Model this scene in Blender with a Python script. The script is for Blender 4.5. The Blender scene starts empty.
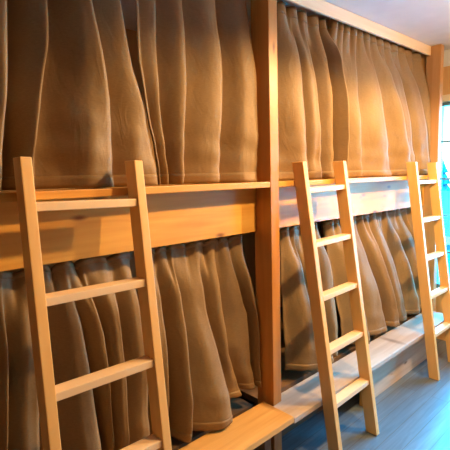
import bpy, bmesh, math, random
from mathutils import Vector, Matrix
random.seed(7)
S = bpy.context.scene
COL = S.collection

# ------------------------------------------------------------------ helpers
def new_mesh_obj(name, bm, mat, parent=None, smooth=False):
    me = bpy.data.meshes.new(name)
    bmesh.ops.recalc_face_normals(bm, faces=bm.faces)
    bm.to_mesh(me); bm.free()
    if smooth:
        for p in me.polygons: p.use_smooth = True
    me.materials.append(mat)
    o = bpy.data.objects.new(name, me)
    COL.objects.link(o)
    if parent: o.parent = parent
    return o

def bevel(bm, w, seg=2):
    if w > 0:
        bmesh.ops.bevel(bm, geom=list(bm.edges), offset=w, segments=seg, profile=.6, affect='EDGES', clamp_overlap=True)

def add_box(bm, x0, x1, y0, y1, z0, z1):
    vs = [bm.verts.new((x, y, z)) for x in (x0, x1) for y in (y0, y1) for z in (z0, z1)]
    for f in ((0,1,3,2),(4,6,7,5),(0,4,5,1),(2,3,7,6),(0,2,6,4),(1,5,7,3)):
        bm.faces.new([vs[i] for i in f])

def box_bm(x0, x1, y0, y1, z0, z1, w=.003):
    bm = bmesh.new(); add_box(bm, x0, x1, y0, y1, z0, z1); bevel(bm, w); return bm

def prism_bm(poly, z0, z1, w=.003):
    bm = bmesh.new()
    lo = [bm.verts.new((x, y, z0)) for x, y in poly]
    hi = [bm.verts.new((x, y, z1)) for x, y in poly]
    bm.faces.new(list(reversed(lo))); bm.faces.new(hi)
    n = len(poly)
    for i in range(n):
        bm.faces.new((lo[i], lo[(i+1) % n], hi[(i+1) % n], hi[i]))
    bevel(bm, w); return bm

def empty(name, loc, label, cat, group=None):
    o = bpy.data.objects.new(name, None); COL.objects.link(o)
    o.location = loc; o.empty_display_size = .1
    tag(o, label, cat, group); return o

def tag(o, label, cat, group=None):
    o['label'] = label; o['category'] = cat
    if group: o['group'] = group

def structure(name, bm, mat, parent=None, label=None):
    o = new_mesh_obj(name, bm, mat, parent)
    if parent is None: o['kind'] = 'structure'
    if label: o['label'] = label
    return o

# ------------------------------------------------------------------ materials
def nodes_of(name):
    m = bpy.data.materials.new(name); m.use_nodes = True
    nt = m.node_tree
    return m, nt, nt.nodes, nt.links, nt.nodes['Principled BSDF']

def wood(name, light, dark, axis='X', rough=.45, knots=True, scale=1.0, coat=0.0):
    m, nt, N, L, B = nodes_of(name)
    tc = N.new('ShaderNodeTexCoord'); oi = N.new('ShaderNodeObjectInfo')
    off = N.new('ShaderNodeVectorMath'); off.operation = 'SCALE'; off.inputs[0].default_value = (7.3, 3.1, 5.7)
    L.new(oi.outputs['Random'], off.inputs['Scale'])
    add = N.new('ShaderNodeVectorMath'); add.operation = 'ADD'
    L.new(tc.outputs['Object'], add.inputs[0]); L.new(off.outputs[0], add.inputs[1])
    mp = N.new('ShaderNodeMapping')
    st = {'X': (.9, 14, 14), 'Y': (14, .9, 14), 'Z': (14, 14, .9)}[axis]
    mp.inputs['Scale'].default_value = tuple(s*scale for s in st)
    L.new(add.outputs[0], mp.inputs['Vector'])
    n1 = N.new('ShaderNodeTexNoise'); n1.inputs['Scale'].default_value = 1.6; n1.inputs['Detail'].default_value = 5
    n1.inputs['Distortion'].default_value = .6
    L.new(mp.outputs[0], n1.inputs['Vector'])
    r1 = N.new('ShaderNodeValToRGB')
    r1.color_ramp.elements[0].position = .3; r1.color_ramp.elements[0].color = (*dark, 1)
    r1.color_ramp.elements[1].position = .72; r1.color_ramp.elements[1].color = (*light, 1)
    L.new(n1.outputs['Fac'], r1.inputs['Fac'])
    col = r1.outputs['Color']
    if knots:
        mk = N.new('ShaderNodeMapping')
        sk = {'X': (4.2, 1.2, 11), 'Y': (11, 4.2, 1.2), 'Z': (11, 1.2, 4.2)}[axis]
        mk.inputs['Scale'].default_value = sk
        L.new(add.outputs[0], mk.inputs['Vector'])
        v = N.new('ShaderNodeTexVoronoi'); v.inputs['Scale'].default_value = 1.0
        L.new(mk.outputs[0], v.inputs['Vector'])
        rk = N.new('ShaderNodeValToRGB')
        rk.color_ramp.elements[0].position = .05; rk.color_ramp.elements[0].color = (1, 1, 1, 1)
        rk.color_ramp.elements[1].position = .17; rk.color_ramp.elements[1].color = (0, 0, 0, 1)
        L.new(v.outputs['Distance'], rk.inputs['Fac'])
        mx = N.new('ShaderNodeMixRGB'); mx.inputs['Color2'].default_value = (dark[0]*.38, dark[1]*.3, dark[2]*.25, 1)
        L.new(rk.outputs['Color'], mx.inputs['Fac']); L.new(col, mx.inputs['Color1'])
        col = mx.outputs['Color']
    L.new(col, B.inputs['Base Color'])
    B.inputs['Roughness'].default_value = rough
    B.inputs['Coat Weight'].default_value = coat
    bp = N.new('ShaderNodeBump'); bp.inputs['Strength'].default_value = .12; bp.inputs['Distance'].default_value = .004
    L.new(n1.outputs['Fac'], bp.inputs['Height']); L.new(bp.outputs[0], B.inputs['Normal'])
    return m

def cloth(name, a, b):
    m, nt, N, L, B = nodes_of(name)
    tc = N.new('ShaderNodeTexCoord')
    mp = N.new('ShaderNodeMapping'); mp.inputs['Scale'].default_value = (60, 60, 420)
    L.new(tc.outputs['Object'], mp.inputs['Vector'])
    n = N.new('ShaderNodeTexNoise'); n.inputs['Scale'].default_value = 1; n.inputs['Detail'].default_value = 3
    L.new(mp.outputs[0], n.inputs['Vector'])
    n2 = N.new('ShaderNodeTexNoise'); n2.inputs['Scale'].default_value = 3.0; n2.inputs['Detail'].default_value = 4
    L.new(tc.outputs['Object'], n2.inputs['Vector'])
    av = N.new('ShaderNodeMath'); av.operation = 'ADD'
    L.new(n.outputs['Fac'], av.inputs[0]); L.new(n2.outputs['Fac'], av.inputs[1])
    r = N.new('ShaderNodeValToRGB')
    r.color_ramp.elements[0].position = .35; r.color_ramp.elements[0].color = (*b, 1)
    r.color_ramp.elements[1].position = .68; r.color_ramp.elements[1].color = (*a, 1)
    hv = N.new('ShaderNodeMath'); hv.operation = 'MULTIPLY'; hv.inputs[1].default_value = .5
    L.new(av.outputs[0], hv.inputs[0]); L.new(hv.outputs[0], r.inputs['Fac'])
    L.new(r.outputs['Color'], B.inputs['Base Color'])
    B.inputs['Roughness'].default_value = .62
    B.inputs['Sheen Weight'].default_value = 0.0
    B.inputs['Sheen Roughness'].default_value = .4
    bp = N.new('ShaderNodeBump'); bp.inputs['Strength'].default_value = .12; bp.inputs['Distance'].default_value = .002
    L.new(n.outputs['Fac'], bp.inputs['Height'])
    n3 = N.new('ShaderNodeTexNoise'); n3.inputs['Scale'].default_value = 13; n3.inputs['Detail'].default_value = 3
    n3.inputs['Distortion'].default_value = .7
    m3 = N.new('ShaderNodeMapping'); m3.inputs['Scale'].default_value = (1, 1, .55)
    L.new(tc.outputs['Object'], m3.inputs['Vector']); L.new(m3.outputs[0], n3.inputs['Vector'])
    b2 = N.new('ShaderNodeBump'); b2.inputs['Strength'].default_value = .45; b2.inputs['Distance'].default_value = .012
    L.new(n3.outputs['Fac'], b2.inputs['Height']); L.new(bp.outputs[0], b2.inputs['Normal'])
    L.new(b2.outputs[0], B.inputs['Normal'])
    return m

def plain(name, c, rough=.6, var=.06, scale=8, metal=0):
    m, nt, N, L, B = nodes_of(name)
    tc = N.new('ShaderNodeTexCoord')
    n = N.new('ShaderNodeTexNoise'); n.inputs['Scale'].default_value = scale; n.inputs['Detail'].default_value = 4
    L.new(tc.outputs['Object'], n.inputs['Vector'])
    r = N.new('ShaderNodeValToRGB')
    r.color_ramp.elements[0].position = .3; r.color_ramp.elements[0].color = (*[v*(1-var) for v in c], 1)
    r.color_ramp.elements[1].position = .7; r.color_ramp.elements[1].color = (*[min(1, v*(1+var)) for v in c], 1)
    L.new(n.outputs['Fac'], r.inputs['Fac']); L.new(r.outputs['Color'], B.inputs['Base Color'])
    B.inputs['Roughness'].default_value = rough; B.inputs['Metallic'].default_value = metal
    return m

def floor_mat():
    m, nt, N, L, B = nodes_of('daylight_tinted_floorboards')
    tc = N.new('ShaderNodeTexCoord')
    br = N.new('ShaderNodeTexBrick'); br.offset = .37
    br.inputs['Scale'].default_value = 1.0
    br.inputs['Brick Width'].default_value = 1.8; br.inputs['Row Height'].default_value = .11
    br.inputs['Mortar Size'].default_value = .0022; br.inputs['Bias'].default_value = 0
    br.inputs['Color1'].default_value = (*FLOOR_A, 1); br.inputs['Color2'].default_value = (*FLOOR_B, 1)
    br.inputs['Mortar'].default_value = (.10, .08, .065, 1)
    L.new(tc.outputs['Object'], br.inputs['Vector'])
    mp = N.new('ShaderNodeMapping'); mp.inputs['Scale'].default_value = (1.2, 16, 1)
    L.new(tc.outputs['Object'], mp.inputs['Vector'])
    n = N.new('ShaderNodeTexNoise'); n.inputs['Scale'].default_value = 2.2; n.inputs['Detail'].default_value = 6
    n.inputs['Distortion'].default_value = .8
    L.new(mp.outputs[0], n.inputs['Vector'])
    r = N.new('ShaderNodeValToRGB')
    r.color_ramp.elements[0].position = .3; r.color_ramp.elements[0].color = (.62, .6, .58, 1)
    r.color_ramp.elements[1].position = .7; r.color_ramp.elements[1].color = (1, 1, 1, 1)
    L.new(n.outputs['Fac'], r.inputs['Fac'])
    mx = N.new('ShaderNodeMixRGB'); mx.blend_type = 'MULTIPLY'; mx.inputs['Fac'].default_value = 1
    L.new(br.outputs['Color'], mx.inputs['Color1']); L.new(r.outputs['Color'], mx.inputs['Color2'])
    L.new(mx.outputs['Color'], B.inputs['Base Color'])
    B.inputs['Roughness'].default_value = .34
    bp = N.new('ShaderNodeBump'); bp.inputs['Strength'].default_value = .15; bp.inputs['Distance'].default_value = .003
    L.new(n.outputs['Fac'], bp.inputs['Height']); L.new(bp.outputs[0], B.inputs['Normal'])
    return m

def glass_mat():
    m = bpy.data.materials.new('window_glass'); m.use_nodes = True
    nt = m.node_tree; N = nt.nodes; L = nt.links
    N.remove(N['Principled BSDF'])
    t = N.new('ShaderNodeBsdfTransparent'); t.inputs['Color'].default_value = (.95, .98, 1, 1)
    g = N.new('ShaderNodeBsdfGlossy'); g.inputs['Roughness'].default_value = .02
    fr = N.new('ShaderNodeFresnel'); fr.inputs['IOR'].default_value = 1.3
    mx = N.new('ShaderNodeMixShader')
    L.new(fr.outputs[0], mx.inputs['Fac']); L.new(t.outputs[0], mx.inputs[1]); L.new(g.outputs[0], mx.inputs[2])
    L.new(mx.outputs[0], N['Material Output'].inputs['Surface'])
    return m

FLOOR_A = (.135, .165, .185); FLOOR_B = (.11, .135, .155)  # brownish boards with the blue of window daylight put into the colour
ORANGE = (.70, .36, .065); ORANGE_D = (.54, .23, .03)
M_beam   = wood('oiled_pine_along', ORANGE, ORANGE_D, 'X', .42, True)
M_post   = wood('oiled_pine_upright', (.54, .23, .045), (.40, .15, .025), 'Z', .4, True)
M_post2  = wood('pale_pine_upright', (.55, .30, .13), (.45, .22, .08), 'Z', .45, True)
M_rail   = wood('planed_pale_pine', (.90, .72, .50), (.82, .62, .40), 'X', .5, False)
M_deck   = wood('worn_pine_boards', (.70, .37, .10), (.54, .25, .05), 'X', .4, True)
M_deckR  = wood('daylight_grey_worn_boards', (.52, .40, .30), (.40, .29, .21), 'X', .35, True)  # worn boards with the cool daylight grey put into the colour
M_riser  = wood('rough_pale_board', (.62, .48, .34), (.44, .32, .22), 'X', .6, True)
M_stile  = wood('ladder_beech_upright', (.76, .43, .14), (.68, .36, .105), 'Z', .42, False)
M_rung   = wood('ladder_beech_across', (.80, .55, .31), (.72, .47, .24), 'X', .42, False)
M_inner  = wood('dark_inner_boards', (.22, .12, .05), (.15, .075, .03), 'X', .6, False)  # one even dark wood tone for hidden boards and unseen walls
M_panel  = wood('upright_wall_boards', (.74, .43, .18), (.60, .32, .11), 'Z', .5, False)
M_curt   = cloth('taupe_curtain_cloth', (.29, .176, .07), (.22, .126, .045))
M_white  = plain('white_plaster', (.80, .80, .80), .8, .03)
M_ceil   = plain('ceiling_paper', (.82, .77, .72), .85, .03)
M_floor  = floor_mat()
M_frame  = plain('grey_window_metal', (.10, .17, .20), .45, .05)
M_glass  = glass_mat()
M_hook   = plain('white_curtain_hook', (.75, .72, .68), .4, .03)
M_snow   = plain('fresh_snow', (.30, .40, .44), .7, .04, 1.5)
M_shade_blue  = plain('snow_shade_blue', (.002, .035, .05), .7, .12, .8)  # blue shade of skylit snow put into the base colour
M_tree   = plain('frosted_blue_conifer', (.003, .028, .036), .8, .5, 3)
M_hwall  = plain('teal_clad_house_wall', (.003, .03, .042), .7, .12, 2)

# ------------------------------------------------------------------ measured layout
FL = 0.0
SH = 1.547          # top of the upper platform
DK = 0.339          # top of the lower platform
XM, XMW = 1.624, .065
XF = 3.796
DP = .104           # set-back of beams behind the posts
WX = 4.05           # window wall
LX = -.50           # left end wall
def ceil_z(x): return SH + 1.053 + .0165*(x-1.98)
# ------------------------------------------------------------------ room shell
structure('floor', box_bm(LX, WX, -2.3, 1.2, -.08, 0, 0), M_floor)
bm = bmesh.new()
vs = []
for x in (LX-.1, WX+.1):
    for y in (-2.4, 1.3):
        for dz in (0, .08):
            vs.append(bm.verts.new((x, y, ceil_z(x)+dz)))
for f in ((0,1,3,2),(4,6,7,5),(0,4,5,1),(2,3,7,6),(0,2,6,4),(1,5,7,3)): bm.faces.new([vs[i] for i in f])
structure('ceiling', bm, M_ceil)
structure('wall_back', box_bm(LX, WX, 1.2, 1.3, 0, 2.72, 0), M_panel)
structure('wall_left', box_bm(LX-.1, LX, -2.3, 1.3, 0, 2.72, 0), M_inner)
structure('wall_near', box_bm(LX, WX, -2.4, -2.3, 0, 2.72, 0), M_inner)
WY0, WY1 = -1.75, .095            # window opening across the end wall
WZ0, WZ1 = SH-1.06, SH+.64
bm = bmesh.new()
add_box(bm, WX, WX+.12, -2.4, WY0, 0, 2.72)
add_box(bm, WX, WX+.12, WY1, 1.3, 0, 2.72)
add_box(bm, WX, WX+.12, WY0, WY1, 0, WZ0)
add_box(bm, WX, WX+.12, WY0, WY1, WZ1, 2.72)
structure('wall_right', bm, M_white)
# timber cladding on the window wall: header board, casing, lower boards
bm = bmesh.new()
x = -2.3
y = -2.3
while y < .095:
    y2 = min(y+.14, .095)
    add_box(bm, WX-.014, WX-.001, y+.001, y2-.001, SH+.70, SH+.945); y += .14
structure('trim_1', bm, M_panel)
bm = bmesh.new()
add_box(bm, WX-.028, WX-.001, WY0-.06, WY1+.03, SH+.645, SH+.70)
add_box(bm, WX-.028, WX-.001, WY0-.06, WY0-.003, WZ0-.05, SH+.643)
bevel(bm, .003)
structure('trim_2', bm, M_rail)
bm = bmesh.new()
add_box(bm, WX-.03, WX-.001, -2.3, .3, WZ0-.045, WZ0-.002)
add_box(bm, WX-.016, WX-.001, -2.3, .3, .0, WZ0-.048)
add_box(bm, WX-.022, WX-.001, -2.3, .3, .20, .215)
structure('trim_3', bm, M_panel)

# window: frame, bars, pane
wf = bmesh.new()
FX0, FX1 = WX-.004, WX+.046
add_box(wf, FX0, FX1, WY1-.022, WY1-.001, WZ0+.001, WZ1-.001)
add_box(wf, FX0, FX1, WY0+.001, WY0+.035, WZ0+.001, WZ1-.001)
add_box(wf, FX0, FX1, WY0+.035, WY1-.022, WZ0+.001, WZ0+.04)
add_box(wf, FX0, FX1, WY0+.035, WY1-.022, WZ1-.03, WZ1-.001)
win = structure('window_1', wf, M_frame)
for dz in (.295, -.04, -.375, -.71):
    new_mesh_obj('glazing_bar', box_bm(WX+.006, WX+.031, WY0+.036, WY1-.023, SH+dz-.009, SH+dz+.009, .002), M_frame, win)
for yy in (-.58, -1.17):
    new_mesh_obj('window_mullion', box_bm(WX, WX+.042, yy-.02, yy+.02, WZ0+.041, WZ1-.031, .002), M_frame, win)
new_mesh_obj('window_pane', box_bm(WX+.017, WX+.021, WY0+.036, WY1-.023, WZ0+.041, WZ1-.031, 0), M_glass, win)

# ------------------------------------------------------------------ outdoors beyond the window
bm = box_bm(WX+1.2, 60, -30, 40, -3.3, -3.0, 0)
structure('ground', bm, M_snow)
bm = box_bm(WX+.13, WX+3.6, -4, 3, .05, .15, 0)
t = new_mesh_obj('blue_shade_slab', bm, M_shade_blue); t['kind'] = 'structure'  # added slab standing in for blue-shaded snow
def conifer(x, y, z, h, r, label):
    root = empty('conifer_tree', (x, y, z), label, 'tree')
    bm = bmesh.new()
    tiers = 7
    for k in range(tiers):
        f = k/tiers
        zc = h*(.12+.88*f); rr = r*(1-f)*1.0+.12; hh = h*.26*(1-.4*f)
        n = 22
        ring = []
        for i in range(n):
            a = 2*math.pi*i/n+k*.4
            q = rr*(1 if i % 2 else .72)*random.uniform(.85, 1.12)
            ring.append(bm.verts.new((q*math.cos(a), q*math.sin(a), zc-random.uniform(0, .1)*hh)))
        mid = [bm.verts.new((rr*.45*math.cos(2*math.pi*i/n+k*.4), rr*.45*math.sin(2*math.pi*i/n+k*.4), zc+hh*.45)) for i in range(n)]
        top = bm.verts.new((0, 0, zc+hh)); bot = bm.verts.new((0, 0, zc+hh*.1))
        for i in range(n):
            j = (i+1) % n
            bm.faces.new((ring[i], ring[j], mid[j], mid[i]))
            bm.faces.new((mid[i], mid[j], top))
            bm.faces.new((ring[j], ring[i], bot))
    new_mesh_obj('foliage', bm, M_tree, root)
    bm = bmesh.new()
    bmesh.ops.create_cone(bm, cap_ends=True, segments=10, radius1=r*.1, radius2=r*.05, depth=h*.3, matrix=Matrix.Translation((0, 0, h*.15)))
    new_mesh_obj('trunk', bm, M_panel, root)
conifer(26, 8.0, -3, 5.2, 1.7, 'frosted blue conifer outdoors beyond the window')
def house(x, y, label):
    root = empty('neighbour_house', (x, y, -3.0), label, 'house')
    L, Wd, H = 7.0, 5.0, 2.55
    bm = bmesh.new()
    vs = [bm.verts.new(v) for v in [(0,-L/2,0),(Wd,-L/2,0),(Wd,-L/2,H),(Wd/2,-L/2,H+1.1),(0,-L/2,H),(0,L/2,0),(Wd,L/2,0),(Wd,L/2,H),(Wd/2,L/2,H+1.1),(0,L/2,H)]]
    for f in ((0,1,2,3,4),(9,8,7,6,5),(0,4,9,5),(1,6,7,2),(4,3,8,9),(2,7,8,3),(0,5,6,1)): bm.faces.new([vs[i] for i in f])
    new_mesh_obj('wall', bm, M_hwall, root)
    bm = bmesh.new()
    for s in (0, 1):
        e = -.4 if s == 0 else Wd+.4
        zr, ze = H+1.13, H-.05
        a = [(e,-L/2-.3,ze),(Wd/2,-L/2-.3,zr),(Wd/2,L/2+.3,zr),(e,L/2+.3,ze)]
        lo = [bm.verts.new(v) for v in a]; hi = [bm.verts.new((p[0],p[1],p[2]+.22)) for p in a]
        bm.faces.new(lo); bm.faces.new(list(reversed(hi)))
        for i in range(4): bm.faces.new((lo[i], lo[(i+1)%4], hi[(i+1)%4], hi[i]))
    new_mesh_obj('snowy_roof', bm, M_snow, root)
    for k in range(3):
        wnd = new_mesh_obj('house_window', box_bm(-.04, .02, -2.6+k*2.1, -1.6+k*2.1, .9, 2.0, .01), M_frame, root)
house(13.0, 3.4, 'teal house with a snow-covered roof beyond the window')

# ------------------------------------------------------------------ bunk posts
for (x, lab, g) in ((XM, 'orange pine post between the two bunk bays', 0), (XF, 'orange pine post at the window end of the bunks', 1)):
    w = XMW
    o = new_mesh_obj('bunk_post', box_bm(-w/2, w/2, 0, .12, 0, ceil_z(x+w/2)-.003, .004), M_post if g == 0 else M_post2)
    o.location = (x+w/2, 0, 0)
    tag(o, lab, 'post')

# ------------------------------------------------------------------ bunk beds, one per bay
def bay(x0, x1, label):
    root = empty('bunk_bed', ((x0+x1)/2, .3, 0), label, 'bunk bed')
    ox, oy = root.location.x, root.location.y
    def part(name, bm, m):
        bmesh.ops.translate(bm, verts=bm.verts, vec=(-ox, -oy, 0))
        return new_mesh_obj(name, bm, m, root)
    part('side_beam', box_bm(x0+.001, x1-.001, DP, DP+.04, SH-.264, SH-.030, .003), M_beam)
    part('ledge_board', box_bm(x0+.001, x1-.001, .002, .20, SH-.029, SH, .003), M_beam)
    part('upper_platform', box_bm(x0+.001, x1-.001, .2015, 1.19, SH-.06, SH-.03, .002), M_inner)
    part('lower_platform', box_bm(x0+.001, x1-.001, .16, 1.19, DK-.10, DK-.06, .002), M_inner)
    return root, part
rootL, part = bay(LX, XM, 'left bunk bed bay, in front of which the nearest ladder leans')
part('front_board', box_bm(LX+.001, 1.600, -.157, .055, DK-.022, DK+.012, .006), M_deck)
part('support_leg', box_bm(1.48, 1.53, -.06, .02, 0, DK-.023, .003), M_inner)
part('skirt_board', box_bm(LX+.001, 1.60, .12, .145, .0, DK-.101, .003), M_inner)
rootR, part = bay(XM+XMW, XF, 'right bunk bed bay between the two posts, with two ladders')
part('front_board', prism_bm([(1.602,-.157),(XF-.002,-.157),(XF-.002,.055),(XM+XMW+.003,.055),(XM+XMW+.003,-.004),(1.602,-.004)], DK-.030, DK, .003), M_deckR)
part('skirt_board', box_bm(2.53, 3.60, -.06, -.04, 0, DK-.032, .003), M_riser)
part('support_leg', box_bm(2.475, 2.528, -.10, -.03, 0, DK-.031, .003), M_post)
part('light_block_panel', box_bm(XF+.02, XF+.05, .125, 1.19, 0, ceil_z(XF)-.01, .002), M_panel)  # unseen panel added to keep window light out of the bunk
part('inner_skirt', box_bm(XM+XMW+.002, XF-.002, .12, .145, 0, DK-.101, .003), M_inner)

# valance board over the right bay's curtains (slopes a hair with the ceiling)
bm = bmesh.new()
xa, xb = XM+XMW+.001, XF-.001
def vz(x, top): return SH + ((1.047+.0192*(x-1.98)) if top else (.972+.0178*(x-1.98)))
vs = [bm.verts.new((x, y, vz(x, t))) for x in (xa, xb) for y in (DP-.022, DP-.004) for t in (0, 1)]
for f in ((0,1,3,2),(4,6,7,5),(0,4,5,1),(2,3,7,6),(0,2,6,4),(1,5,7,3)): bm.faces.new([vs[i] for i in f])
bevel(bm, .002)
val = new_mesh_obj('valance_board', bm, M_rail)
tag(val, 'pale pine valance board under the ceiling above the right upper curtains', 'valance')

# ------------------------------------------------------------------ curtains
FOLDS = {
'A': [[(2.139, 0.333), (1.59, 0.272)], [(2.174, 0.471), (1.85, 0.437), (1.587, 0.4)], [(2.209, 0.61), (2.038, 0.594), (1.897, 0.563), (1.689, 0.517), (1.567, 0.504)], [(2.247, 0.76), (2.035, 0.786), (1.87, 0.813), (1.696, 0.815), (1.557, 0.81)], [(2.284, 0.908), (2.021, 0.942), (1.866, 0.991), (1.554, 1.045)]] ,
'B': [[(2.299, 0.968), (2.065, 0.968), (1.867, 1.001), (1.571, 1.051)], [(2.33, 1.091), (1.915, 1.074), (1.557, 1.099)], [(2.363, 1.221), (2.06, 1.207), (1.794, 1.183), (1.555, 1.16)], [(2.413, 1.42), (2.045, 1.42), (1.549, 1.375)], [(2.465, 1.627), (1.97, 1.613), (1.541, 1.632)]] ,
'C': [[(2.527, 1.873), (2.211, 1.868), (1.552, 1.856)], [(2.52, 2.014), (2.351, 2.041), (1.546, 2.082)], [(2.494, 2.138), (2.176, 2.187), (1.543, 2.228)], [(2.526, 2.282), (2.274, 2.326), (1.54, 2.339)], [(2.519, 2.437), (2.292, 2.439), (1.537, 2.445)]] ,
'D': [[(2.511, 2.403), (2.052, 2.418), (1.538, 2.433)], [(2.52, 2.532), (2.068, 2.575), (1.533, 2.621)], [(2.539, 2.682), (2.083, 2.718), (1.53, 2.757)], [(2.526, 2.845), (2.178, 2.956), (1.528, 3.152)], [(2.54, 3.02), (2.133, 3.211), (1.529, 3.47)], [(2.524, 3.244), (2.152, 3.401), (1.526, 3.585)], [(2.527, 3.472), (2.095, 3.65), (1.521, 3.833)], [(2.568, 3.803), (2.13, 4.056), (1.51, 4.353)]] ,
'E': [[(1.263, 0.256), (0.692, 0.192)], [(1.247, 0.343), (0.649, 0.278)], [(1.236, 0.399), (0.999, 0.389), (0.692, 0.348)], [(1.25, 0.527), (0.556, 0.467)], [(1.253, 0.625), (1.02, 0.666), (0.76, 0.682), (0.436, 0.709)], [(1.241, 0.697), (0.956, 0.748), (0.425, 0.732)], [(1.249, 0.83), (0.891, 0.822), (0.391, 0.801)], [(1.249, 0.921), (0.811, 0.932), (0.337, 0.91)]] ,
'F': [[(1.256, 0.962), (0.807, 0.947), (0.332, 0.92)], [(1.253, 1.052), (0.778, 1.038), (0.287, 1.012)], [(1.241, 1.135), (0.899, 1.136), (0.253, 1.08)], [(1.244, 1.294), (0.907, 1.306), (0.403, 1.353), (0.135, 1.379)], [(1.256, 1.401), (0.666, 1.399), (0.171, 1.556)], [(1.256, 1.493), (0.9, 1.571), (0.503, 1.725), (0.242, 1.754)], [(1.253, 1.653), (0.871, 1.7), (0.486, 1.777), (0.213, 1.826)]] ,
'G': [[(1.251, 1.939), (0.815, 1.951), (0.197, 1.951)], [(1.251, 2.055), (0.779, 2.112), (0.185, 2.16)], [(1.257, 2.19), (0.752, 2.23), (0.166, 2.309)], [(1.264, 2.322), (0.997, 2.392), (0.22, 2.469)]] ,
'H': [[(1.255, 2.416), (0.987, 2.453), (0.194, 2.547)], [(1.269, 2.577), (0.658, 2.649), (0.173, 2.725)], [(1.274, 2.778), (0.579, 3.002), (0.132, 3.112)], [(1.267, 2.954), (0.55, 3.133), (0.122, 3.286)], [(1.269, 3.127), (0.507, 3.325), (0.136, 3.451)], [(1.269, 3.348), (0.447, 3.593), (0.149, 3.669)], [(1.271, 3.552), (0.783, 3.759), (0.156, 3.816)], [(1.266, 3.752), (0.36, 3.982), (0.132, 4.019)]] ,

}
def interp(pl, z):
    pts = sorted(pl)
    if z <= pts[0][0]: a, b = pts[0], pts[1]
    elif z >= pts[-1][0]: a, b = pts[-2], pts[-1]
    else:
        for a, b in zip(pts, pts[1:]):
            if a[0] <= z <= b[0]: break
    t = (z-a[0])/(b[0]-a[0])
    t = max(-.6, min(1.6, t))
    return a[1]+(b[1]-a[1])*t
def sm(t):
    t = max(0, min(1, t)); return t*t*(3-2*t)
def curtain(key, label, group, ztop, zbot, y0, amp, xmin, xmax, skew=1.25, pleat=.0, scallop=0.0, flare=None, hem=None, seed=1, amps=None, ycap=None, lean=.12):
    xcap = xmax+.004
    pls = FOLDS[key]; rnd = random.Random(seed)
    K = len(pls)-1; NC = 16; NR = 64
    ph = [rnd.uniform(0, 6.28) for _ in range(12)]
    A = [amp*(amps[k] if amps else rnd.uniform(.85, 1.15)) for k in range(K)]
    EX = [rnd.uniform(.8, 1.5) for k in range(K)]
    RISE = [rnd.uniform(.50, .80) for k in range(K)]
    FALL = [rnd.uniform(.80, .88) for k in range(K)]
    rows = []
    bm = bmesh.new()
    span_top = interp(pls[-1], ztop)-interp(pls[0], ztop)
    npl = max(3, round(span_top/.105))
    for r in range(NR+1):
        v = r/NR
        row = []
        zlin = ztop+(zbot-ztop)*v
        xs = [interp(p, zlin) for p in pls]
        for k in range(1, len(xs)):
            xs[k] = max(xs[k], xs[k-1]+.012)
        lim = xmax
        for k in range(len(xs)-1, -1, -1):
            xs[k] = min(xs[k], lim); lim = xs[k]-.014
        lim = xmin
        for k in range(len(xs)):
            xs[k] = max(xs[k], lim); lim = xs[k]+.014
        grow = sm(v/.28) if pleat else 1.0
        for k in range(K):
            for c in range(NC + (1 if k == K-1 else 0)):
                t = c/NC
                x = xs[k]+(xs[k+1]-xs[k])*t
                prof = sm(t/RISE[k])*(1-sm((t-FALL[k])/(1.02-FALL[k])))*(.88+.14*math.sin(math.pi*t*1.1+EX[k]*3))
                d = A[k]*prof*(.55+.45*sm(v*1.6))
                u = (k+t)/K
                if pleat:
                    g = abs(math.sin(math.pi*u*npl))**.6
                    d = d*grow+pleat*g*(1-grow)
                # soft wrinkles
                d += .0035*math.sin(9*x*2+ph[0]+7*zlin)*math.sin(5*zlin+ph[1]+13*x)+.0022*math.sin(31*x+ph[2]+9*zlin)
                d += .003*math.sin(17*zlin+ph[3]+21*x)*sm((v-.6)/.4)
                y = y0-d
                d2 = .005*math.sin(2*math.pi*(2.3*zlin+3.1*x)+ph[4])*math.sin(2*math.pi*(1.1*zlin-1.9*x)+ph[5])
                d2 += .006*sm((v-.62)/.3)*math.sin(2*math.pi*(5.5*x+3.2*zlin)+ph[6])*math.sin(2*math.pi*(4*x-5*zlin)+ph[7])
                y -= d2*min(1, v*4)
                if pleat and zbot < 1: y -= .013*math.exp(-v/.10)*math.sin(58*x+ph[8]+25*zlin)*math.sin(23*x+ph[9])
                if flare: y -= flare(u, v, x)
                if ycap is not None and v > .5: y = min(y, y0+.02)
                z = zlin
                if scallop: z -= scallop*(1-abs(math.sin(math.pi*u*npl))**.5)*(1-v)**6
                if hem: z += hem(u, x)*v**4
                row.append(bm.verts.new((x, y, z)))
        rows.append(row)
    for a, b in zip(rows, rows[1:]):
        for i in range(len(a)-1):
            bm.faces.new((a[i], a[i+1], b[i+1], b[i]))
    # thickness: duplicate towards the inside of the bunk
    bmesh.ops.recalc_face_normals(bm, faces=bm.faces)
    cx = sum(v.co.x for v in bm.verts)/len(bm.verts)
    bmesh.ops.translate(bm, verts=bm.verts, vec=(-cx, -y0, -zbot))
    def band(r0, r1):
        b2 = bmesh.new(); g = []
        for row in rows[r0:r1]:
            g.append([b2.verts.new((v.co.x, v.co.y-.0012, v.co.z)) for v in row])
        for a, b in zip(g, g[1:]):
            for i in range(len(a)-1): b2.faces.new((a[i], a[i+1], b[i+1], b[i]))
        return b2
    bands = [('hem', band(NR-3, NR+1))]
    if pleat: bands.append(('heading_tape', band(0, 5 if zbot > 1 else 3)))
    o = new_mesh_obj('curtain', bm, M_curt, None, True)
    if o.data.polygons[len(o.data.polygons)//2].normal.y > 0: o.data.flip_normals()
    o.location = (cx, y0, zbot)
    sd = o.modifiers.new('cloth_thickness', 'SOLIDIFY'); sd.thickness = .003; sd.offset = -1
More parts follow.
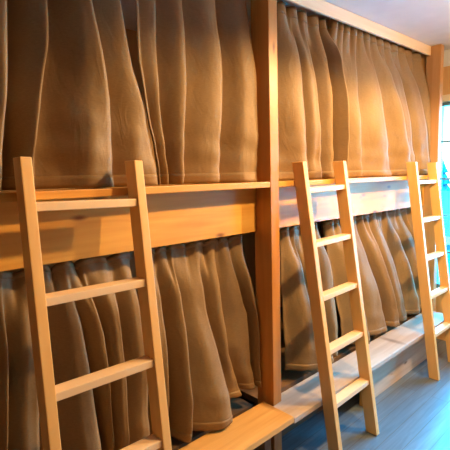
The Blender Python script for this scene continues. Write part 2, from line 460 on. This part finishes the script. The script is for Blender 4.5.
    for nm, bb in bands:
        c = new_mesh_obj(nm, bb, M_curt, o, True)
        s2 = c.modifiers.new('cloth_thickness', 'SOLIDIFY'); s2.thickness = .0015; s2.offset = 0
    tag(o, label, 'curtain', group)
    return o, cx, y0, zbot, npl
UP = 'curtains of the upper bunks'; LO = 'curtains of the lower bunks'
ZT = SH+.985
curtain('A', 'brown upper curtain with big slanting folds above the nearest ladder', UP, SH+1.0, SH+.004, .195, .155, LX+.01, 1.2, amps=[1,1,1,.7], seed=3)
curtain('B', 'brown upper curtain on the left of the middle post', UP, SH+1.0, SH+.004, .195, .145, .9, XM-.014, seed=4, amps=[.5,.8,.9,1.0], flare=lambda u, v, x: .05*(1-sm((u-.02)/.05)))
cC = curtain('C', 'upper curtain on the right of the middle post, behind the middle ladder top', UP, SH+.995, SH+.004, .205, .16, XM+XMW+.012, 2.376, flare=lambda u, v, x: .045*sm((u-.84)/.16)*sm(v/.2), pleat=.05, scallop=.012, seed=5)
cD = curtain('D', 'wide upper curtain next to the window with many narrow folds', UP, SH+1.02, SH+.004, .18, .135, 2.384, XF-.014, amps=[.25,.6,1,1.1,.9,1.1,1], pleat=.05, scallop=.012, seed=6)
def flE(u, v, x): return .03*sm(v)
curtain('E', 'dark lower curtain behind the nearest ladder', LO, SH-.275, DK+.02, .22, .125, LX+.01, .93, scallop=.03, pleat=.035, flare=flE, seed=7)
def flF(u, v, x): return .035*sm(v)+.11*math.exp(-((x-1.24)/.14)**2)*sm((v-.35)/.65)
curtain('F', 'lower curtain flaring over the bed edge on the left of the middle post', LO, SH-.275, DK+.03, .22, .12, .88, XM-.014, scallop=.03, pleat=.035, flare=flF, seed=8, hem=lambda u, x: .05*sm((x-1.33)/.08))
def flG(u, v, x): return .03*sm(v)+.06*sm((v-.4)/.6)*math.sin(math.pi*u)
curtain('G', 'lower curtain on the right of the middle post, seen behind the middle ladder', LO, SH-.275, DK+.02, .22, .12, XM+XMW+.012, 2.4, scallop=.03, pleat=.035, flare=flG, seed=9)
def flH(u, v, x): return .09*sm(v)
curtain('H', 'lower curtain between the middle ladder and the ladder by the window', LO, SH-.275, DK+.03, .22, .12, 2.30, XF-.014, scallop=.035, pleat=.04, flare=flH, seed=10, skew=1.5)

# ------------------------------------------------------------------ ladders
LEAN = .2075/1.547
TOP = SH+.104
def stile_bm(x0, x1, d=.072):
    bm = bmesh.new()
    vs = [bm.verts.new((x, yb+LEAN*z, z)) for x in (x0, x1) for yb in (-d, 0) for z in (0, TOP)]
    for f in ((0,1,3,2),(4,6,7,5),(0,4,5,1),(2,3,7,6),(0,2,6,4),(1,5,7,3)): bm.faces.new([vs[i] for i in f])
    bevel(bm, .0035); return bm
def rung_bm(z, hw, d=.058, th=.028):
    bm = bmesh.new()
    yc = LEAN*z-.036
    add_box(bm, -hw, hw, yc-d/2, yc+d/2, z-th, z); bevel(bm, .003); return bm
HW = .357/2
def ladder(x, roll, label, proto=None):
    root = empty('bunk_ladder', (x, -.2085, 0), label, 'ladder', 'ladders leaning on the bunks')
    root.rotation_euler = (0, roll, 0)
    if proto is None:
        new_mesh_obj('stile', stile_bm(-HW-.035, -HW), M_stile, root)
        new_mesh_obj('stile', stile_bm(HW, HW+.035), M_stile, root)
        for k in range(5):
            new_mesh_obj('rung', rung_bm(SH-.036-.2935*k, HW+.0015), M_rung, root)
    else:
        for ch in list(proto.children):
            c = ch.copy(); COL.objects.link(c); c.parent = root
    return root
def place(a, s): return a+HW+s, math.atan2(-s, SH)
x, r = place(.4448, -.0328); l1 = ladder(x, r, 'nearest wooden ladder on the left, leaning on the left bunk bay')
x, r = place(1.8506, .0291); ladder(x, r, 'middle wooden ladder just right of the middle post', l1)
x, r = place(3.2424, -.0121); ladder(x, r, 'farthest wooden ladder, beside the window and the end post', l1)

# ------------------------------------------------------------------ light
def lamp(name, kind, loc, power, color, size):
    l = bpy.data.lights.new(name, kind); l.shadow_soft_size = size
    l.energy = power; l.color = color
    if kind == 'SPOT':
        l.spot_size = math.radians(168); l.spot_blend = .25
    o = bpy.data.objects.new(name, l); COL.objects.link(o); o.location = loc
    return o
WARM = (1, .65, .31)
lamp('ceiling_lamp', 'SPOT', (2.9, -1.16, SH+.90), 82, WARM, .05)      # lamp over the aisle, cone facing down
lamp('added_lamp_fill', 'POINT', (2.9, -1.16, SH+.88), 24, WARM, .06)        # unseen point fill added to brighten ceiling and valance
lamp('ceiling_lamp', 'SPOT', (1.8, -1.12, SH+.90), 70, WARM, .05)
po = bpy.data.lights.new('window_daylight', 'AREA'); po.shape = 'RECTANGLE'
po.size = WZ1-WZ0; po.size_y = WY1-WY0
po.cycles.is_portal = True
p = bpy.data.objects.new('window_daylight', po); COL.objects.link(p)
p.location = (WX+.10, (WY0+WY1)/2, (WZ0+WZ1)/2); p.rotation_euler = (0, math.radians(90), 0)

W = bpy.data.worlds.new('sky'); S.world = W; W.use_nodes = True
N = W.node_tree.nodes; L = W.node_tree.links
tc = N.new('ShaderNodeTexCoord'); sx = N.new('ShaderNodeSeparateXYZ')
L.new(tc.outputs['Generated'], sx.inputs[0])
rp = N.new('ShaderNodeValToRGB')
E = rp.color_ramp.elements
E[0].position = .02; E[0].color = (.06, .10, .105, 1)
E[1].position = .80; E[1].color = (.0, .50, 1.0, 1)
e = E.new(.12); e.color = (.012, .07, .11, 1)
e = E.new(.42); e.color = (.0, .18, .38, 1)
L.new(sx.outputs['Z'], rp.inputs['Fac'])
L.new(rp.outputs[0], N['Background'].inputs['Color'])
N['Background'].inputs['Strength'].default_value = 48

# ------------------------------------------------------------------ camera
cd = bpy.data.cameras.new('camera'); cam = bpy.data.objects.new('camera', cd); COL.objects.link(cam)
cd.sensor_width = 36; cd.lens = 417.11/450*36; cd.clip_start = .02
yaw, pitch, roll = .8265, -.1147, -.0266
fw = Vector((math.cos(pitch)*math.cos(yaw), math.cos(pitch)*math.sin(yaw), math.sin(pitch)))
rt = Vector((math.sin(yaw), -math.cos(yaw), 0)); up = rt.cross(fw)
r2 = math.cos(roll)*rt+math.sin(roll)*up; u2 = -math.sin(roll)*rt+math.cos(roll)*up
mw = Matrix((r2, u2, -fw)).transposed().to_4x4(); mw.translation = Vector((0, -1.4103, SH+.0305))
cam.matrix_world = mw
S.camera = cam
S.view_settings.view_transform = 'Standard'; S.view_settings.look = 'None'
S.view_settings.gamma = 1; S.view_settings.use_curve_mapping = False
S.view_settings.exposure = 1.12
